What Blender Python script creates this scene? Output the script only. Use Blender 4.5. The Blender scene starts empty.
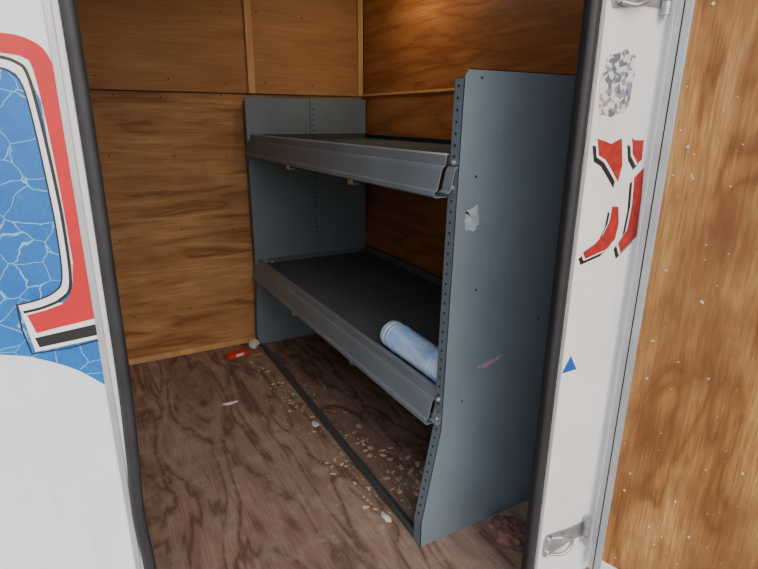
import bpy, bmesh, math, random
from mathutils import Matrix, Vector
random.seed(7)
col=bpy.context.scene.collection

# ---------------------------------------------------------------- materials
def newmat(name):
    m=bpy.data.materials.new(name); m.use_nodes=True
    nt=m.node_tree; b=nt.nodes["Principled BSDF"]
    return m,nt,b
def ramp(nt,stops):
    r=nt.nodes.new("ShaderNodeValToRGB"); e=r.color_ramp.elements
    while len(e)<len(stops): e.new(0.5)
    for i,(p,c) in enumerate(stops):
        e[i].position=p; e[i].color=(*c,1) if len(c)==3 else c
    return r
def coords(nt,scale=(1,1,1),rot=(0,0,0)):
    t=nt.nodes.new("ShaderNodeTexCoord"); mp=nt.nodes.new("ShaderNodeMapping")
    mp.inputs["Scale"].default_value=scale; mp.inputs["Rotation"].default_value=rot
    nt.links.new(t.outputs["Object"],mp.inputs[0]); return mp.outputs[0]
def noise(nt,vec,scale,detail=4,rough=.55,dist=0):
    n=nt.nodes.new("ShaderNodeTexNoise"); nt.links.new(vec,n.inputs["Vector"])
    n.inputs["Scale"].default_value=scale; n.inputs["Detail"].default_value=detail
    n.inputs["Roughness"].default_value=rough; n.inputs["Distortion"].default_value=dist
    return n.outputs["Fac"]
def mix(nt,fac,a,b,mode='MIX'):
    m=nt.nodes.new("ShaderNodeMix"); m.data_type='RGBA'; m.blend_type=mode
    for sock,v in ((m.inputs[0],fac),(m.inputs[6],a),(m.inputs[7],b)):
        if isinstance(v,bpy.types.NodeSocket): nt.links.new(v,sock)
        elif isinstance(v,(int,float)): sock.default_value=v
        else: sock.default_value=(*v,1)
    return m.outputs[2]
def bump(nt,b,h,strength=.2,dist=.002):
    n=nt.nodes.new("ShaderNodeBump"); n.inputs["Strength"].default_value=strength
    n.inputs["Distance"].default_value=dist
    nt.links.new(h,n.inputs["Height"]); nt.links.new(n.outputs[0],b.inputs["Normal"])

def plain(name,c,rough=.5,metal=0,var=.12,vs=30,bs=0):
    m,nt,b=newmat(name)
    v=coords(nt); f=noise(nt,v,vs,5)
    r=ramp(nt,[(.3,tuple(x*(1-var) for x in c)),(.7,tuple(min(1,x*(1+var)) for x in c))])
    nt.links.new(f,r.inputs[0]); nt.links.new(r.outputs[0],b.inputs["Base Color"])
    b.inputs["Roughness"].default_value=rough; b.inputs["Metallic"].default_value=metal
    if bs: bump(nt,b,f,bs)
    return m

def wood(name,dark,mid,light,stretch,scale=1.0,rough=.6,blotch=.35,blotchcol=(.1,.05,.02),ringsc=9,fine=.35,spec=.5,stain=None,specks=None,bl=(.42,.72),dist=.6):
    """stretch = per-axis frequency multipliers: small along the grain"""
    m,nt,b=newmat(name)
    v=coords(nt,stretch)
    n1=noise(nt,v,scale*1.6,3,.5,dist)
    mul=nt.nodes.new("ShaderNodeMath"); mul.operation='MULTIPLY'; mul.inputs[1].default_value=ringsc
    nt.links.new(n1,mul.inputs[0])
    fr=nt.nodes.new("ShaderNodeMath"); fr.operation='PINGPONG'; fr.inputs[1].default_value=1.0
    nt.links.new(mul.outputs[0],fr.inputs[0])
    r=ramp(nt,[(0,dark),(.35,mid),(1,light)]); nt.links.new(fr.outputs[0],r.inputs[0])
    v2=coords(nt,tuple(s*(1 if s<3 else 6) for s in stretch))
    n2=noise(nt,v2,scale*6,6,.7)
    r2=ramp(nt,[(.38,(1-fine,)*3),(.62,(1,1,1))]); nt.links.new(n2,r2.inputs[0])
    c=mix(nt,.9,r.outputs[0],r2.outputs[0],'MULTIPLY')
    v3=coords(nt,tuple(max(.6,s*.4) for s in stretch))
    n3=noise(nt,v3,2.3,5,.6)
    r3=ramp(nt,[(bl[0],(0,0,0)),(bl[1],(blotch,)*3)]); nt.links.new(n3,r3.inputs[0])
    c=mix(nt,r3.outputs[0],c,blotchcol)
    if stain:
        v4=coords(nt); n4=noise(nt,v4,stain[0],8,.7)
        r4=ramp(nt,[(.5,(0,0,0)),(.72,(stain[1],)*3)]); nt.links.new(n4,r4.inputs[0])
        c=mix(nt,r4.outputs[0],c,stain[2])
    if specks:
        v5=coords(nt); n5=noise(nt,v5,specks[0],2,.5)
        r5=ramp(nt,[(specks[1],(0,0,0)),(specks[1]+.03,(.8,.8,.8))]); nt.links.new(n5,r5.inputs[0])
        c=mix(nt,r5.outputs[0],c,specks[2])
    nt.links.new(c,b.inputs["Base Color"]); b.inputs["Roughness"].default_value=rough
    b.inputs["Specular IOR Level"].default_value=spec
    bump(nt,b,n2,.15,.001)
    return m

M_back=wood("plywood_wall_lower",(.25,.11,.038),(.42,.21,.08),(.54,.295,.12),(1.2,5,9),1.0,.6,.7,(.20,.078,.027),6,.42,.3,
            stain=(3.5,.6,(.23,.095,.036)))
M_backU=wood("plywood_wall_upper",(.31,.145,.05),(.41,.205,.078),(.48,.255,.10),(1.2,5,7),.8,.6,.5,(.24,.095,.03),3,.28,.3)
M_right=wood("plywood_wall_side",(.25,.09,.027),(.35,.14,.043),(.41,.18,.06),(5,1.2,8),1.0,.5,.45,(.17,.05,.016),4.5,.35,.4)
M_strip=wood("pine_batten",(.50,.28,.11),(.58,.34,.14),(.64,.40,.18),(6,6,1),1,.6,.15,(.4,.2,.08),4,.15)
M_floor=wood("plywood_floor",(.16,.095,.07),(.29,.19,.145),(.38,.265,.21),(5,1.0,5),1.1,.9,.6,(.15,.095,.072),8,.4,.12,
             stain=(11,.55,(.43,.34,.28)),dist=1.0)
M_doorply=wood("plywood_door",(.27,.11,.028),(.48,.225,.072),(.60,.32,.11),(4.5,4.5,1.3),1.5,.55,.9,(.17,.062,.018),5,.5,.3,
             stain=(3.5,.85,(.20,.08,.025)),specks=(85,.735,(.8,.72,.6)),bl=(.43,.62))

def paintmetal(name,c,rough=.42,metal=.0,scuff=(.45,.48,.5),amt=.25,th=.66,spec=.5):
    m,nt,b=newmat(name)
    v=coords(nt); f=noise(nt,v,3,6,.65)
    r=ramp(nt,[(.3,tuple(x*.85 for x in c)),(.7,tuple(x*1.12 for x in c))])
    nt.links.new(f,r.inputs[0])
    v2=coords(nt,(6,6,1.5)); s=noise(nt,v2,14,8,.75)
    r2=ramp(nt,[(th,(0,0,0)),(th+.14,(amt,)*3)]); nt.links.new(s,r2.inputs[0])
    c2=mix(nt,r2.outputs[0],r.outputs[0],scuff)
    nt.links.new(c2,b.inputs["Base Color"]); b.inputs["Specular IOR Level"].default_value=spec
    b.inputs["Roughness"].default_value=rough; b.inputs["Metallic"].default_value=metal
    return m
M_steel=paintmetal("grey_blue_enamel",(.138,.182,.222),.42,0,(.34,.38,.42),.3,.60)
M_lip=paintmetal("grey_shelf_lip",(.165,.205,.24),.42,0)
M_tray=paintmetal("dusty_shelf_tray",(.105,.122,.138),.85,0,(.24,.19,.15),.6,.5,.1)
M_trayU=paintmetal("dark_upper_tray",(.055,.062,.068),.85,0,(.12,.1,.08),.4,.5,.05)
M_rail=paintmetal("dark_rail",(.07,.08,.09),.5)
M_hole=plain("hole_dark",(.01,.01,.01),.8)
M_bolt=plain("zinc_bolt",(.6,.6,.6),.35,.8)
M_rubber=plain("black_rubber",(.016,.017,.02),.5,0,.3,20,.2)
M_alu=plain("aluminium",(.45,.47,.49),.4,.5,.12,12)
M_chrome=plain("hinge_zinc",(.45,.46,.48),.35,.9,.2,40)
M_red=plain("red_vinyl",(.52,.008,.014),.5,0,.08)
M_letterred=plain("letter_red_vinyl",(.34,.018,.015),.5,0,.35,60)
M_black=plain("black_vinyl",(.012,.012,.014),.4)
M_bluev=plain("blue_vinyl",(.01,.10,.42),.4)
M_whitev=plain("white_vinyl",(.78,.79,.81),.4,0,.03)
M_concrete=plain("concrete",(.36,.34,.31),.9,0,.15,12,.3)
M_ceil=plain("white_ceiling_panel",(.7,.68,.64),.5,0,.04)

def whiteskin():
    m,nt,b=newmat("white_trailer_skin")
    v=coords(nt,(1,1,.5)); f=noise(nt,v,5,7,.7)
    r=ramp(nt,[(.3,(.69,.69,.70)),(.6,(.81,.815,.825))]); nt.links.new(f,r.inputs[0])
    v2=coords(nt); s=noise(nt,v2,90,3,.6)
    r2=ramp(nt,[(.70,(0,0,0)),(.76,(.6,.6,.6))]); nt.links.new(s,r2.inputs[0])
    c=mix(nt,r2.outputs[0],r.outputs[0],(.4,.36,.31))
    v3=coords(nt,(9,1,1)); s3=noise(nt,v3,4,8,.75)
    r3=ramp(nt,[(.56,(0,0,0)),(.75,(.35,.35,.35))]); nt.links.new(s3,r3.inputs[0])
    c=mix(nt,r3.outputs[0],c,(.5,.48,.45))
    nt.links.new(c,b.inputs["Base Color"]); b.inputs["Roughness"].default_value=.35
    return m
M_white=whiteskin()
def crackle():
    m,nt,b=newmat("cracked_blue_vinyl")
    v=coords(nt)
    nz=nt.nodes.new("ShaderNodeTexNoise"); nt.links.new(v,nz.inputs["Vector"]); nz.inputs["Scale"].default_value=35; nz.inputs["Detail"].default_value=4
    add=nt.nodes.new("ShaderNodeVectorMath"); add.operation='MULTIPLY_ADD'
    nt.links.new(nz.outputs["Color"],add.inputs[0]); add.inputs[1].default_value=(.016,.016,.016); nt.links.new(v,add.inputs[2])
    def cells(sc,w):
        vo=nt.nodes.new("ShaderNodeTexVoronoi"); vo.feature='DISTANCE_TO_EDGE'; vo.inputs["Scale"].default_value=sc
        nt.links.new(add.outputs[0],vo.inputs["Vector"])
        r=ramp(nt,[(.0,(1,1,1)),(w*.4,(.55,.55,.55)),(w,(0,0,0))]); nt.links.new(vo.outputs["Distance"],r.inputs[0]); return r.outputs[0]
    big=cells(30,.018); small=cells(62,.024)
    f=noise(nt,v,12,4); r2=ramp(nt,[(.3,(.002,.095,.36)),(.7,(.004,.15,.47))]); nt.links.new(f,r2.inputs[0])
    sm=nt.nodes.new("ShaderNodeMath"); sm.operation='MULTIPLY'; sm.inputs[1].default_value=.5; nt.links.new(small,sm.inputs[0])
    c=mix(nt,sm.outputs[0],r2.outputs[0],(.03,.22,.45))
    c=mix(nt,big,c,(.24,.52,.66))
    nt.links.new(c,b.inputs["Base Color"]); b.inputs["Roughness"].default_value=.45
    return m
M_crack=crackle()
def foil():
    m,nt,b=newmat("holographic_foil")
    v=coords(nt); vo=nt.nodes.new("ShaderNodeTexVoronoi"); vo.inputs["Scale"].default_value=120; nt.links.new(v,vo.inputs["Vector"])
    r=ramp(nt,[(.0,(.08,.09,.12)),(.22,(.75,.78,.82)),(.5,(.24,.27,.38)),(.68,(.85,.88,.95)),(.9,(.40,.33,.20))])
    r.color_ramp.interpolation='CONSTANT'
    s=nt.nodes.new("ShaderNodeSeparateColor"); nt.links.new(vo.outputs["Color"],s.inputs[0]); nt.links.new(s.outputs[0],r.inputs[0])
    c=mix(nt,.25,r.outputs[0],(.40,.43,.52))
    nt.links.new(c,b.inputs["Base Color"]); b.inputs["Metallic"].default_value=.2; b.inputs["Roughness"].default_value=.3
    return m
M_foil=foil()

# ---------------------------------------------------------------- mesh helpers
def obj(name,bm,mat,parent=None,smooth=False,bev=0):
    me=bpy.data.meshes.new(name); bmesh.ops.recalc_face_normals(bm,faces=bm.faces)
    bm.to_mesh(me); bm.free()
    if smooth:
        for p in me.polygons: p.use_smooth=True
    o=bpy.data.objects.new(name,me); col.objects.link(o)
    for mm in (mat if isinstance(mat,(list,tuple)) else [mat]): me.materials.append(mm)
    if parent: o.parent=parent
    if bev:
        md=o.modifiers.new("b","BEVEL"); md.width=bev; md.segments=2; md.limit_method='ANGLE'
    return o
def empty(name,loc=(0,0,0),rotz=0):
    e=bpy.data.objects.new(name,None); e.location=loc; e.rotation_euler[2]=rotz
    e.empty_display_size=.1; col.objects.link(e); return e
def addbox(bm,lo,hi,mi=0):
    vs=[bm.verts.new((x,y,z)) for x in (lo[0],hi[0]) for y in (lo[1],hi[1]) for z in (lo[2],hi[2])]
    for f in ((0,1,3,2),(4,6,7,5),(0,4,5,1),(2,3,7,6),(0,2,6,4),(1,5,7,3)):
        bm.faces.new([vs[i] for i in f]).material_index=mi
def box(name,lo,hi,mat,parent=None,bev=0):
    bm=bmesh.new(); addbox(bm,lo,hi); return obj(name,bm,mat,parent,bev=bev)
def P3(p,t,axis): return {'y':(p[0],t,p[1]),'x':(t,p[0],p[1]),'z':(p[0],p[1],t)}[axis]
def addprism(bm,prof,axis,a,b,mi=0):
    A=[bm.verts.new(P3(p,a,axis)) for p in prof]; B=[bm.verts.new(P3(p,b,axis)) for p in prof]
    n=len(prof)
    bm.faces.new(A).material_index=mi; bm.faces.new(B[::-1]).material_index=mi
    for i in range(n):
        bm.faces.new((A[i],A[(i+1)%n],B[(i+1)%n],B[i])).material_index=mi
def prism(name,prof,axis,a,b,mat,parent=None,bev=0):
    bm=bmesh.new(); addprism(bm,prof,axis,a,b); return obj(name,bm,mat,parent,bev=bev)
def offsets(pts,t):
    L=[];R=[]
    for i,p in enumerate(pts):
        a=Vector(pts[max(0,i-1)]); b=Vector(pts[min(len(pts)-1,i+1)])
        d=(b-a).normalized(); nrm=Vector((-d.y,d.x))*t/2
        L.append(tuple(Vector(p)+nrm)); R.append(tuple(Vector(p)-nrm))
    return L,R
def addband(bm,L,R,axis,a,b):
    La,Lb,Ra,Rb=[[bm.verts.new(P3(p,s,axis)) for p in row] for row in (L,R) for s in (a,b)]
    for i in range(len(L)-1):
        bm.faces.new((La[i],La[i+1],Ra[i+1],Ra[i])); bm.faces.new((Lb[i],Rb[i],Rb[i+1],Lb[i+1]))
        bm.faces.new((La[i],Lb[i],Lb[i+1],La[i+1])); bm.faces.new((Ra[i],Ra[i+1],Rb[i+1],Rb[i]))
    bm.faces.new((La[0],Ra[0],Rb[0],Lb[0])); bm.faces.new((La[-1],Lb[-1],Rb[-1],Ra[-1]))
def addribbon(bm,pts,t,axis,a,b):
    L,R=offsets(pts,t); addband(bm,L,R,axis,a,b)
def addcyl(bm,c,r,h,axis,seg=16,r2=None,mi=0):
    rot={'x':Matrix.Rotation(math.pi/2,4,'Y'),'y':Matrix.Rotation(math.pi/2,4,'X'),'z':Matrix.Identity(4)}[axis]
    bmesh.ops.create_cone(bm,cap_ends=True,segments=seg,radius1=r,radius2=r if r2 is None else r2,depth=h,matrix=Matrix.Translation(c)@rot)
def tubecurve(name,pts,r,mat,parent=None):
    c=bpy.data.curves.new(name,'CURVE'); c.dimensions='3D'; c.bevel_depth=r; c.bevel_resolution=4; c.use_fill_caps=True
    s=c.splines.new('BEZIER'); s.bezier_points.add(len(pts)-1)
    for bp,p in zip(s.bezier_points,pts):
        bp.co=p; bp.handle_left_type=bp.handle_right_type='AUTO'
    c.materials.append(mat)
    o=bpy.data.objects.new(name,c); col.objects.link(o)
    if parent: o.parent=parent
    return o

# ---------------------------------------------------------------- room shell
XL,XR,YF,YB,ZC=-.62,1.331,.72,2.62,1.90
SEAM=1.252
WT=.028
box("floor",(XL-.04,YF-.005,-.05),(XR+.04,YB+.04,0),M_floor)
wb=empty("wall_back")
box("lower_panel",(XL,YB,0),(XR,YB+.02,SEAM),M_back,wb)
box("upper_panel",(XL,YB+.007,SEAM-.01),(XR,YB+.03,ZC),M_backU,wb)
box("outer_skin",(XL-.04,YB+.03,-.05),(XR+.05,YB+.04,ZC+.03),M_white,wb)
bm=bmesh.new()
for z in (.25,.62,.98,1.225,1.30,1.6):
    for x in (.13,.36,.60,.80,1.05,-.1,-.35):
        xx=x+random.uniform(-.04,.04)
        yy=YB if z<SEAM else YB+.007
        addcyl(bm,(xx,yy-.0005,z+random.uniform(-.02,.02)),.0035,.002,'y',8)
obj("panel_screws",bm,M_hole,wb)
wr=empty("wall_right")
box("lower_panel",(XR,YF+.04,0),(XR+.02,YB,SEAM),M_right,wr)
box("upper_panel",(XR+.006,YF+.04,SEAM-.01),(XR+.03,YB+.007,ZC),M_right,wr)
box("outer_skin",(XR+.03,YF+.04,-.05),(XR+.05,YB+.03,ZC+.03),M_white,wr)
box("wall_left",(XL-.03,YF+.04,0),(XL,YB,ZC),M_back)
box("ceiling",(XL-.04,YF,ZC),(XR+.05,YB+.04,ZC+.03),M_ceil)
box("trim_1",(XL,YB-.012,0),(XR,YB,.028),M_strip,bev=.002)
box("trim_2",(.732,YB-.006,SEAM+.002),(.764,YB+.0065,ZC),M_strip,bev=.001)
box("trim_3",(1.303,YB-.012,SEAM+.002),(1.330,YB+.0065,ZC),M_strip,bev=.001)
box("trim_4",(XR-.006,YF+.06,SEAM),(XR+.0055,YB-.013,SEAM+.010),M_strip,bev=.001)
box("seam_shadow_strip",(XL,YB-.004,SEAM-.003),(XR-.03,YB+.0065,SEAM+.0015),M_hole)  # dark strip standing in for the shadow line above the lower panel

OL,OR_,OT=.004,.830,1.84
wf=empty("wall_front")
for nm,lo,hi in (("left_panel",(XL-.6,YF,-.32),(OL,YF+WT,ZC+.03)),
                 ("right_panel",(OR_,YF,-.32),(XR+.5,YF+WT,ZC+.03)),
                 ("header_panel",(OL,YF,OT),(OR_,YF+WT,ZC+.03)),
                 ("sill_panel",(OL,YF,-.32),(OR_,YF+WT,-.05))):
    box(nm,lo,hi,M_white,wf,bev=.003)
box("inner_lining_left",(XL,YF+WT+.0005,0),(OL-.002,YF+WT+.005,ZC),M_back,wf)
box("inner_lining_right",(OR_+.002,YF+WT+.0005,0),(XR,YF+WT+.005,ZC),M_right,wf)
box("threshold_plate",(OL,YF-.02,-.05),(OR_,YF-.006,.004),M_alu,wf,bev=.001)
box("jamb_flange_left",(-.014,YF-.003,0),(-.006,YF-.0005,OT),M_alu,wf,bev=.001)
box("jamb_flange_right",(.838,YF-.003,0),(.846,YF-.0005,OT),M_alu,wf,bev=.001)

sl=empty("rubber_door_seal")
zz=[0.01,.2,.4,.5,.6,.7,.8,.95,1.1,1.3,1.6,1.83]
wob=[0,.0,-.004,-.001,-.005,-.001,.002,.003,.004,.003,.002,.0]
tubecurve("bulb",[(.006+w,YF-.004,z) for z,w in zip(zz,wob)],.0085,M_rubber,sl)
box("channel",(.0045,YF-.002,0),(.010,YF+WT-.001,OT),M_rubber,sl)
sr=empty("rubber_door_seal")
tubecurve("bulb",[(.815,YF-.002,z) for z in (0.01,.5,1,1.5,1.83)],.0115,M_rubber,sr)
box("channel",(.815,YF-.006,0),(.832,YF-.0005,OT),M_rubber,sr,bev=.002)
box("channel_web",(.822,YF-.0005,0),(.8295,YF+WT-.001,OT),M_rubber,sr)

# ---------------------------------------------------------------- decals, left
def flat(name,poly,layer,mat,parent,th=.00025):
    y1=YF-.0002-layer*.0003
    bm=bmesh.new(); addprism(bm,poly,'y',y1-th,y1); bmesh.ops.triangulate(bm,faces=[f for f in bm.faces if len(f.verts)>4])
    return obj(name,bm,mat,parent)
def smoothpl(pts,n=6):
    out=[]
    for i in range(len(pts)-1):
        p0=Vector(pts[max(0,i-1)]);p1=Vector(pts[i]);p2=Vector(pts[i+1]);p3=Vector(pts[min(len(pts)-1,i+2)])
        for k in range(n):
            t=k/n
            out.append(tuple(.5*((2*p1)+(p2-p0)*t+(2*p0-5*p1+4*p2-p3)*t*t+(3*p1-p0-3*p2+p3)*t**3)))
    out.append(tuple(pts[-1])); return out
def strip(name,pts,w,layer,mat,parent,n=5):
    y1=YF-.0002-layer*.0003
    bm=bmesh.new(); addribbon(bm,smoothpl(pts,n),w,'y',y1-.00025,y1)
    return obj(name,bm,mat,parent)
g=empty("wall_graphic")
low=smoothpl([(-.0145,.812),(-.04,.838),(-.069,.858),(-.117,.878),(-.25,.900),(-.40,.91)],5)
bm=bmesh.new(); y1=YF-.0002
def lowz(x):
    for (xa,za),(xb,zb) in zip(low,low[1:]):
        if xb<=x<=xa: return za+(zb-za)*(x-xa)/(xb-xa)
    return .88
addband(bm,[(x,.886) for x in (-.0145,-.022,-.031)],[(x,lowz(x)) for x in (-.0145,-.022,-.031)],'y',y1-.00025,y1)
xs=[-.031,-.038,-.045,-.055,-.07,-.09,-.117,-.16,-.2,-.25,-.32,-.40]
tops=[1.165,1.188,1.196,1.200]+[1.200]*8
addband(bm,list(zip(xs,tops)),[(x,lowz(x)) for x in xs],'y',y1-.00025,y1)
obj("blue_field",bm,M_crack,g)
cen=[(-.40,1.2215),(-.10,1.2215),(-.057,1.2215),(-.036,1.2175),(-.0245,1.204),(-.0200,1.155),(-.0176,1.08),(-.0170,1.0),(-.0175,.93)]
strip("red_band",cen,.0195,3,M_red,g)
inner=[(-.40,1.209),(-.10,1.209),(-.064,1.208),(-.047,1.203),(-.039,1.192),(-.0345,1.15),(-.031,1.08),(-.030,1.02),(-.033,.955),(-.045,.937),(-.065,.929),(-.086,.926)]
inner2=[(-.40,1.199),(-.10,1.199),(-.068,1.198),(-.054,1.193),(-.046,1.182),(-.042,1.15),(-.039,1.08),(-.038,1.02),(-.041,.962),(-.052,.946),(-.070,.939),(-.092,.936)]
foot=[(-.091,.936),(-.091,.905),(-.086,.872),(-.045,.872),(-.013,.876)]
mid=[((a[0]+b[0])/2,(a[1]+b[1])/2) for a,b in zip(inner,inner2)]
strip("white_line",mid,.009,1,M_whitev,g)
strip("black_line",inner,.0034,2,M_black,g)
strip("black_pinline",inner2,.0018,2,M_black,g)
flat("white_foot",[(-.089,.934),(-.082,.874),(-.013,.878),(-.0115,.93)],1.2,M_whitev,g)
strip("foot_pinline",foot,.0018,1.8,M_black,g,1)
def bandobj(name,L,R,layer,mat):
    y1=YF-.0002-layer*.0003
    bm=bmesh.new(); addband(bm,L,R,'y',y1-.00025,y1); return obj(name,bm,mat,g)
bandobj("red_foot",[(-.083,.922),(-.062,.9255),(-.046,.930),(-.036,.939),(-.0305,.954),(-.0275,.978)],
                   [(-.077,.898),(-.055,.901),(-.036,.903),(-.0117,.906),(-.0117,.940),(-.0140,.975)],4,M_red)
flat("black_foot",[(-.080,.892),(-.077,.879),(-.013,.883),(-.0125,.898)],2.5,M_black,g)

# decals, right
lt=empty("red_lettering")
def R(px,py): return (.864+.0028*(px-595)+.0004*(py-142)+(.00004*(px-595)*(py-142)/10), 1.108-.00203*(py-142))
def letter(nm,Lp,Rp):
    """serif stroke defined by its two edges; black drop shadow, pale outline, red face"""
    Lw=[R(*p) for p in Lp]; Rw=[R(*p) for p in Rp]
    for k,(dx,dz,layer,mat,sfx) in enumerate(((-.011,-.012,0,M_black,"shadow"),(-.004,-.004,1.2,M_whitev,"outline"),(0,0,2.4,M_letterred,"red"))):
        y1=YF-.0002-layer*.0003; bm=bmesh.new()
        addband(bm,[(x+dx,z+dz) for x,z in Lw],[(x+dx,z+dz) for x,z in Rw],'y',y1-.00025,y1)
        obj(nm+"_"+sfx,bm,mat,lt)
letter("stroke_a",[(597,139),(604,141),(611,144),(617,141),(622,139)],[(598,154),(605,159),(612,171),(617,181),(622,164)])
letter("stroke_b",[(611,205),(608,220),(602,233),(594,242),(583,249)],[(617,206),(617,224),(613,240),(603,250),(585,256)])
letter("stroke_c",[(633,139),(636,141),(646,141)],[(633,154),(638,164),(643,160)])
letter("stroke_d",[(634,178),(631,205),(625,232),(616,245)],[(645,168),(641,200),(635,240),(618,256)])
def irregular(cx,cz,rx,rz,n=22,j=.18):
    return [(cx+rx*(1+random.uniform(-j,j))*math.copysign(abs(math.cos(a))**.6,math.cos(a)),cz+rz*(1+random.uniform(-j,j))*math.copysign(abs(math.sin(a))**.6,math.sin(a))) for a in [2*math.pi*i/n for i in range(n)]]
def blob(name,cx,c2,r1,r2,axis,a,b,mat,parent,n=26,j=.12,shear=0):
    bm=bmesh.new(); P=irregular(cx,c2,r1,r2,n,j)
    P=[(x,z+shear*(x-cx)) for x,z in P]
    c=bm.verts.new(P3((cx,c2),a,axis)); vs=[bm.verts.new(P3(p,a,axis)) for p in P]; vb=[bm.verts.new(P3(p,b,axis)) for p in P]
    for i in range(n):
        k=(i+1)%n; bm.faces.new((c,vs[i],vs[k])); bm.faces.new((vs[i],vb[i],vb[k],vs[k]))
    return obj(name,bm,mat,parent)
st=empty("foil_sticker")
blob("foil",.906,1.212,.046,.058,'y',YF-.0006,YF-.0002,M_foil,st)
bt=empty("blue_triangle_decal")
flat("triangle",[(.872,.660),(.896,.622),(.850,.622)],0,M_bluev,bt)

# ---------------------------------------------------------------- open door
ang=math.radians(-90+18)
door=empty("door_1",(1.014,.700,0),ang)
W=.82; B=.030; T=1.86; TH=.032
S=.030
box("outer_skin",(0,TH*.7,B),(W,TH,T),M_white,door)
box("plywood_panel",(S,.006,B+S),(W-S,.014,T-S),M_doorply,door)
box("hinge_stile",(0,0,B),(S,TH*.7,T),M_alu,door,bev=.002)
box("latch_stile",(W-S,0,B),(W,TH*.7,T),M_alu,door,bev=.002)
box("bottom_rail",(S,0,B),(W-S,TH*.7,B+S+.01),M_whitev,door,bev=.002)
box("top_rail",(S,0,T-S),(W-S,TH*.7,T),M_alu,door,bev=.002)
box("stile_groove",(S*.42,-.0008,B),(S*.5,.002,T),M_hole,door)
bm=bmesh.new()
for z in (.1,.35,.6,.85,1.1,1.35,1.6):
    addcyl(bm,(S+.03,.0055,z),.003,.003,'y',10)
obj("door_screws",bm,M_bolt,door)

def hinge(z):
    h=empty("door_hinge")
    ox=-.028
    bm=bmesh.new()
    pl=[(.893,z-.034),(.975,z-.022),(1.02,z-.022),(1.02,z+.022),(.975,z+.022),(.893,z+.034),(.886,z+.02),(.886,z-.02)]
    addprism(bm,[(x+ox,q) for x,q in pl],'y',YF-.004,YF-.0006)
    obj("wall_leaf",bm,M_chrome,h,bev=.001)
    bm=bmesh.new()
    for dx,dz in ((.90,.019),(.90,-.019),(.95,0)): addcyl(bm,(dx+ox,YF-.006,z+dz),.0075,.005,'y',6)
    obj("bolts",bm,M_bolt,h,bev=.0008)
    bm=bmesh.new()
    for k in (-.024,0,.024): addcyl(bm,(1.025+ox,YF-.012,z+k),.0085,.0225,'z',18)
    addcyl(bm,(1.025+ox,YF-.012,z),.005,.085,'z',12)
    obj("knuckle",bm,M_chrome,h)
    tubecurve("strap",[(.905+ox,YF-.008,z+.024),(.93+ox,YF-.02,z+.026),(.96+ox,YF-.02,z+.012),(.965+ox,YF-.02,z-.01),(.94+ox,YF-.02,z-.026),(.905+ox,YF-.008,z-.024)],.004,M_chrome,h)
    return h
hinge(.150); hinge(1.372)

# ---------------------------------------------------------------- shelving unit
sh=empty("storage_shelf_unit")
YN,YFAR=.991,2.560
FXN=[(0,.683),(.08,.683),(.362,.735),(1.253,.753)]
FXF=[(0,.683),(.08,.680),(.362,.694),(1.253,.692)]
def front_x(z,F=FXN):
    for (z0,x0),(z1,x1) in zip(F,F[1:]):
        if z<=z1: return x0+(x1-x0)*(z-z0)/(z1-z0)
    return F[-1][1]
XBK=1.322
def endpanel(name,y,flange,top,F):
    e=bmesh.new()
    fx=lambda z: front_x(z,F)
    prof=[(F[0][1],0),(F[1][1],.08),(F[2][1],.362),(fx(top-.02),top-.02),(fx(top)+.012,top),(XBK,top),(XBK,0)]
    addprism(e,prof,'y',y,y+.0018)
    zs=[0.0,.08,.362,top-.02]
    for a,b in zip(zs,zs[1:]):
        addprism(e,[(fx(a),a),(fx(a)+.0018,a),(fx(b)+.0018,b),(fx(b),b)],'y',y,y+flange)
    addbox(e,(XBK-.002,y,0),(XBK,y+flange,top))
    addbox(e,(fx(top)+.012,y,top-.0018),(XBK,y+flange*.5,top))
    obj(name,e,M_steel,sh)
    h=bmesh.new()
    z=.10
    while z<top-.03:
        addcyl(h,(fx(z)-.0001,y+flange*.55,z),.0034,.0016,'x',10)
        z+=.0254
    obj(name+"_flange_holes",h,M_hole,sh)
endpanel("near_end_panel",YN,.034,1.253,FXN)
endpanel("far_end_panel",YFAR,.034,1.238,FXF)
h=bmesh.new()
z=.5
while z<1.21:
    addcyl(h,(1.03,YFAR-.0004,z),.0035,.0016,'y',10)
    z+=.0254
for x,zz_ in ((.823,.739),(.80,1.02),(.80,.43),(1.05,.62),(.80,1.235)):
    addcyl(h,(x,YN-.0002,zz_),.003,.0012,'y',10)
obj("panel_holes",h,M_hole,sh)
prism("far_panel_rib",[(1.010,YFAR-.0018),(1.014,YFAR-.006),(1.018,YFAR-.0018)],'z',.5,1.236,M_steel,sh)

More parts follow.
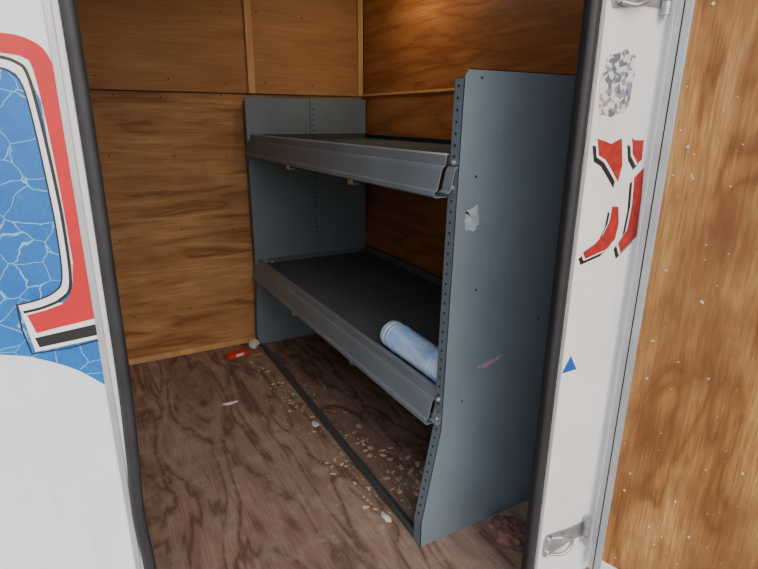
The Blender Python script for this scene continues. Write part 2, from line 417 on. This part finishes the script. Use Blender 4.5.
def shelf(name,zt,rear,skew,traymat):
    ya,yb=YN+.003,YFAR-.003
    def shear(bm):
        for v in bm.verts: v.co.x+=-skew*(v.co.y-ya)/(yb-ya)
    t=bmesh.new()
    addprism(t,[(.748,ya),(.748-skew,yb),(XBK-.003,yb),(XBK-.003,ya)],'z',zt-.025,zt-.023)
    addbox(t,(XBK-.006,ya,zt-.025),(XBK-.003,yb,zt-.025+rear))
    addbox(t,(XBK-.016,ya,zt-.025+rear-.002),(XBK-.003,yb,zt-.025+rear))
    addbox(t,(XBK-.006,ya,zt-.06),(XBK-.003,yb,zt-.025))
    addbox(t,(.76,yb-.004,zt-.025),(XBK-.003,yb,zt-.0))
    addbox(t,(1.02,ya,zt-.045),(1.05,yb,zt-.025))
    obj(name+"_tray",t,traymat,sh)
    l=bmesh.new()
    prof=[(.757,zt-.024),(.757,zt-.002),(.748,zt),(.742,zt-.003),(.739,zt-.026),(.733,zt-.030),(.729,zt-.038),(.719,zt-.082),(.711,zt-.086),(.710,zt-.095),(.716,zt-.099),(.748,zt-.099),(.748,zt-.085)]
    addribbon(l,prof,.002,'y',ya+.0345,yb); shear(l)
    obj(name+"_front_lip",l,M_lip,sh)
    p=bmesh.new(); addribbon(p,[(q[0]+.012,q[1]) for q in prof[2:9]],.002,'y',ya,ya+.034)
    obj(name+"_end_tab",p,M_lip,sh)
    b=bmesh.new()
    for y in (1.49,2.03):
        addbox(b,(.722,y-.012,zt-.118),(.728,y+.012,zt-.098))
        addbox(b,(.722,y-.012,zt-.118),(.75,y+.012,zt-.115))
    shear(b)
    obj(name+"_clips",b,M_bolt,sh)
    b=bmesh.new()
    for dz in (-.018,-.075):
        addcyl(b,(front_x(zt+dz)-.003,YN+.018,zt+dz),.006,.006,'x',6)
        addcyl(b,(front_x(zt+dz)-.006,YN+.018,zt+dz),.0035,.003,'x',10)
        addcyl(b,(.78,YFAR-.006,zt+dz),.006,.004,'y',6)
    obj(name+"_bolts",b,M_bolt,sh)
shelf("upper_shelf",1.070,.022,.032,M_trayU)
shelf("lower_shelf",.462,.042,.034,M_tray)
r=bmesh.new()
addbox(r,(.684,YN+.036,.0005),(.687,YFAR-.002,.028)); addbox(r,(.687,YN+.036,.0005),(.716,YFAR-.002,.003))
obj("floor_rail",r,M_rail,sh)
blob("sticker_residue",.795,.922,.020,.028,'y',YN-.0006,YN-.0001,plain("sticker_residue",(.30,.35,.38),.7,0,.3,50),sh,18,.3)
blob("pink_chalk_mark",.885,.525,.036,.007,'y',YN-.0005,YN-.0001,plain("pink_chalk",(.27,.18,.24),.8,0,.25,60),sh,18,.35,.25)

# ---------------------------------------------------------------- plastic tube on lower shelf
tb=empty("plastic_tube")
m,nt,b=newmat("pale_blue_plastic")
v=coords(nt,(1,.3,1)); f=noise(nt,v,30,5,.6)
rr=ramp(nt,[(.38,(.34,.56,.92)),(.6,(.62,.78,.97))]); nt.links.new(f,rr.inputs[0]); nt.links.new(rr.outputs[0],b.inputs["Base Color"])
b.inputs["Roughness"].default_value=.25; b.inputs["Subsurface Weight"].default_value=.15; b.inputs["Subsurface Radius"].default_value=(.02,.02,.03)
cx_,cz_,r0=.802,.4395+.0445,.044
prof=[(1.03,.0),(1.03,.040),(1.035,r0)]
for k in range(5):
    y=1.045+k*.012; prof+= [(y,r0),(y+.003,r0-.002),(y+.006,r0)]
prof+=[(1.12,r0),(1.305,r0),(1.308,r0+.0025),(1.318,r0+.0025),(1.321,r0-.003),(1.328,r0-.003),(1.331,r0+.0005),(1.338,r0+.0005),(1.341,r0-.003),(1.348,r0-.003),(1.351,r0+.0005),(1.368,r0+.0005),(1.372,r0-.003),(1.372,r0-.008),(1.360,r0-.010),(1.360,0)]
bm=bmesh.new(); seg=40; rings=[]
for (y,rad) in prof:
    if rad<=0: rings.append([bm.verts.new((cx_,y,cz_))])
    else: rings.append([bm.verts.new((cx_+rad*math.cos(2*math.pi*i/seg),y,cz_+rad*math.sin(2*math.pi*i/seg))) for i in range(seg)])
for A,Bq in zip(rings,rings[1:]):
    for i in range(seg):
        j=(i+1)%seg
        if len(A)==1: bm.faces.new((A[0],Bq[i],Bq[j]))
        elif len(Bq)==1: bm.faces.new((A[i],A[j],Bq[0]))
        else: bm.faces.new((A[i],A[j],Bq[j],Bq[i]))
o=obj("tube_body",bm,m,tb,smooth=True)
md=o.modifiers.new("e","EDGE_SPLIT"); md.split_angle=math.radians(40)

# ---------------------------------------------------------------- debris
M_redc=plain("red_cardboard",(.55,.03,.015),.6)
M_cream=plain("pale_wood_chip",(.66,.50,.30),.8,0,.2)
M_paper=plain("crumpled_paper_mat",(.62,.6,.55),.8,0,.15)
M_rag=plain("dusty_red_cloth",(.17,.08,.07),.95,0,.45,40,.5)
bx=empty("red_carton")
bx.location=(.545,2.47,0); bx.rotation_euler[2]=.25
box("carton_body",(-.05,-.018,.0006),(.05,.022,.024),M_redc,bx,bev=.002)
box("carton_flap",(.045,-.016,.004),(.075,.020,.006),M_redc,bx)
box("carton_label",(-.012,-.0188,.006),(.03,-.0182,.019),M_paper,bx)
def addchips(bm,centers,n,size,mi,xr,flatk=.25,spread=.05):
    for c in centers:
        for _ in range(n):
            x=min(max(c[0]+random.gauss(0,spread*.5),xr[0]),xr[1]); y=min(max(c[1]+random.gauss(0,spread),1.06),2.38)
            s=size*random.uniform(.5,1.3); h=s*flatk
            mt=Matrix.Translation((x,y,h*.45+.0006))@Matrix.Rotation(random.uniform(0,6.28),4,'Z')@Matrix.Diagonal((s,s*random.uniform(.35,.7),h*.4,1))
            gg=bmesh.ops.create_icosphere(bm,subdivisions=1,radius=1,matrix=mt)
            fs=set()
            for v in gg['verts']:
                v.co.x+=random.uniform(-.15,.15)*s; v.co.y+=random.uniform(-.15,.15)*s; v.co.z=max(v.co.z,.0004)
                fs.update(v.link_faces)
            for f in fs: f.material_index=mi
M_shell=plain("nut_shell",(.52,.36,.26),.6,0,.25,30)
bm=bmesh.new()
addchips(bm,[(.62,2.25),(.64,2.05),(.63,1.85),(.645,1.45),(.64,1.30)],8,.010,0,(.50,.668),.25,.07)
addchips(bm,[(.63,2.1),(.64,1.9),(.64,1.5),(.64,1.3)],30,.0034,0,(.48,.674),.4,.12)
obj("wood_shavings",bm,M_cream)
bm=bmesh.new()
addchips(bm,[(.80,1.22),(.80,1.36),(.86,1.30),(.78,1.50)],9,.015,1,(.735,1.1),.5,.05)
addchips(bm,[(.82,1.4),(.80,1.8),(.78,2.2),(.80,1.15)],34,.0038,0,(.725,1.1),.4,.13)
addchips(bm,[(.76,1.25),(.77,1.6),(.76,2.0)],7,.010,0,(.735,1.1),.25,.08)
obj("nut_shell_litter",bm,[M_cream,M_shell])
def crumple(name,c,r,mat,n=2,j=.35):
    bm=bmesh.new(); bmesh.ops.create_icosphere(bm,subdivisions=n,radius=1)
    for v in bm.verts:
        k=1+random.uniform(-j,j); v.co=Vector((v.co.x*r[0]*k,v.co.y*r[1]*k,v.co.z*r[2]*k))
    z0=min(v.co.z for v in bm.verts)
    for v in bm.verts: v.co+=Vector((c[0],c[1],c[2]-z0+.0005))
    return obj(name,bm,mat)
crumple("crumpled_paper",(.652,2.53,0),(.024,.028,.022),M_paper)
crumple("orange_peel",(.64,2.43,0),(.028,.012,.005),plain("orange_scrap",(.5,.22,.08),.7))
crumple("paper_scrap",(.403,2.02,0),(.03,.009,.004),M_paper)
crumple("paper_scrap",(.655,1.70,0),(.012,.02,.008),plain("bluish_paper",(.5,.6,.7),.7))
crumple("torn_label",(.652,1.13,0),(.010,.022,.005),plain("torn_label_white",(.7,.65,.62),.7))
crumple("shop_rag",(.93,.90,0),(.050,.060,.018),M_rag,3,.25)

# ---------------------------------------------------------------- unseen ceiling lamp, added as warm interior fill
lp=empty("added_fill_lamp")
LX,LY=1.12,2.0
bm=bmesh.new(); addcyl(bm,(LX,LY,ZC-.008),.085,.014,'z',32); obj("fill_lamp_base",bm,M_whitev,lp)
m,nt,b=newmat("fill_lamp_diffuser"); b.inputs["Base Color"].default_value=(.9,.85,.75,1)
b.inputs["Emission Color"].default_value=(1,.8,.55,1); b.inputs["Emission Strength"].default_value=4
bm=bmesh.new(); addcyl(bm,(LX,LY,ZC-.025),.055,.02,'z',32,.075); obj("fill_lamp_lens",bm,m,lp)
L=bpy.data.lights.new("fill_lamp_light","AREA"); L.shape='DISK'; L.size=.13; L.energy=3.5; L.color=(1,.78,.55)
lo=bpy.data.objects.new("fill_lamp_light",L); lo.location=(LX,LY,ZC-.04); col.objects.link(lo); lo.parent=lp

# ---------------------------------------------------------------- outside
bm=bmesh.new(); addbox(bm,(-12,-14,-.60),(12,12,-.50)); obj("ground",bm,M_concrete)
w=bpy.data.worlds.new("World"); bpy.context.scene.world=w; w.use_nodes=True
bg=w.node_tree.nodes["Background"]
sky=w.node_tree.nodes.new("ShaderNodeTexSky"); sky.sky_type='NISHITA'
sky.sun_disc=False; sky.sun_elevation=math.radians(38); sky.sun_rotation=math.radians(180); sky.air_density=1; sky.dust_density=3
mixn=w.node_tree.nodes.new("ShaderNodeMix"); mixn.data_type='RGBA'; mixn.inputs[0].default_value=.6
w.node_tree.links.new(sky.outputs[0],mixn.inputs[6]); mixn.inputs[7].default_value=(5.5,5.3,5.2,1)
w.node_tree.links.new(mixn.outputs[2],bg.inputs[0]); bg.inputs[1].default_value=.42

# ---------------------------------------------------------------- camera
Mr=Matrix(((0.87747,0.1381,-0.45931),(-0.47957,0.26739,-0.83577),(0.0074,0.95364,0.30086)))
cam=bpy.data.cameras.new("camera"); cam.sensor_width=36; cam.sensor_fit='HORIZONTAL'; cam.lens=529.8*36/758; cam.clip_start=.02
co=bpy.data.objects.new("camera",cam); col.objects.link(co)
co.matrix_world=Matrix.Translation((0,0,1.15))@Mr.to_4x4()
bpy.context.scene.camera=co
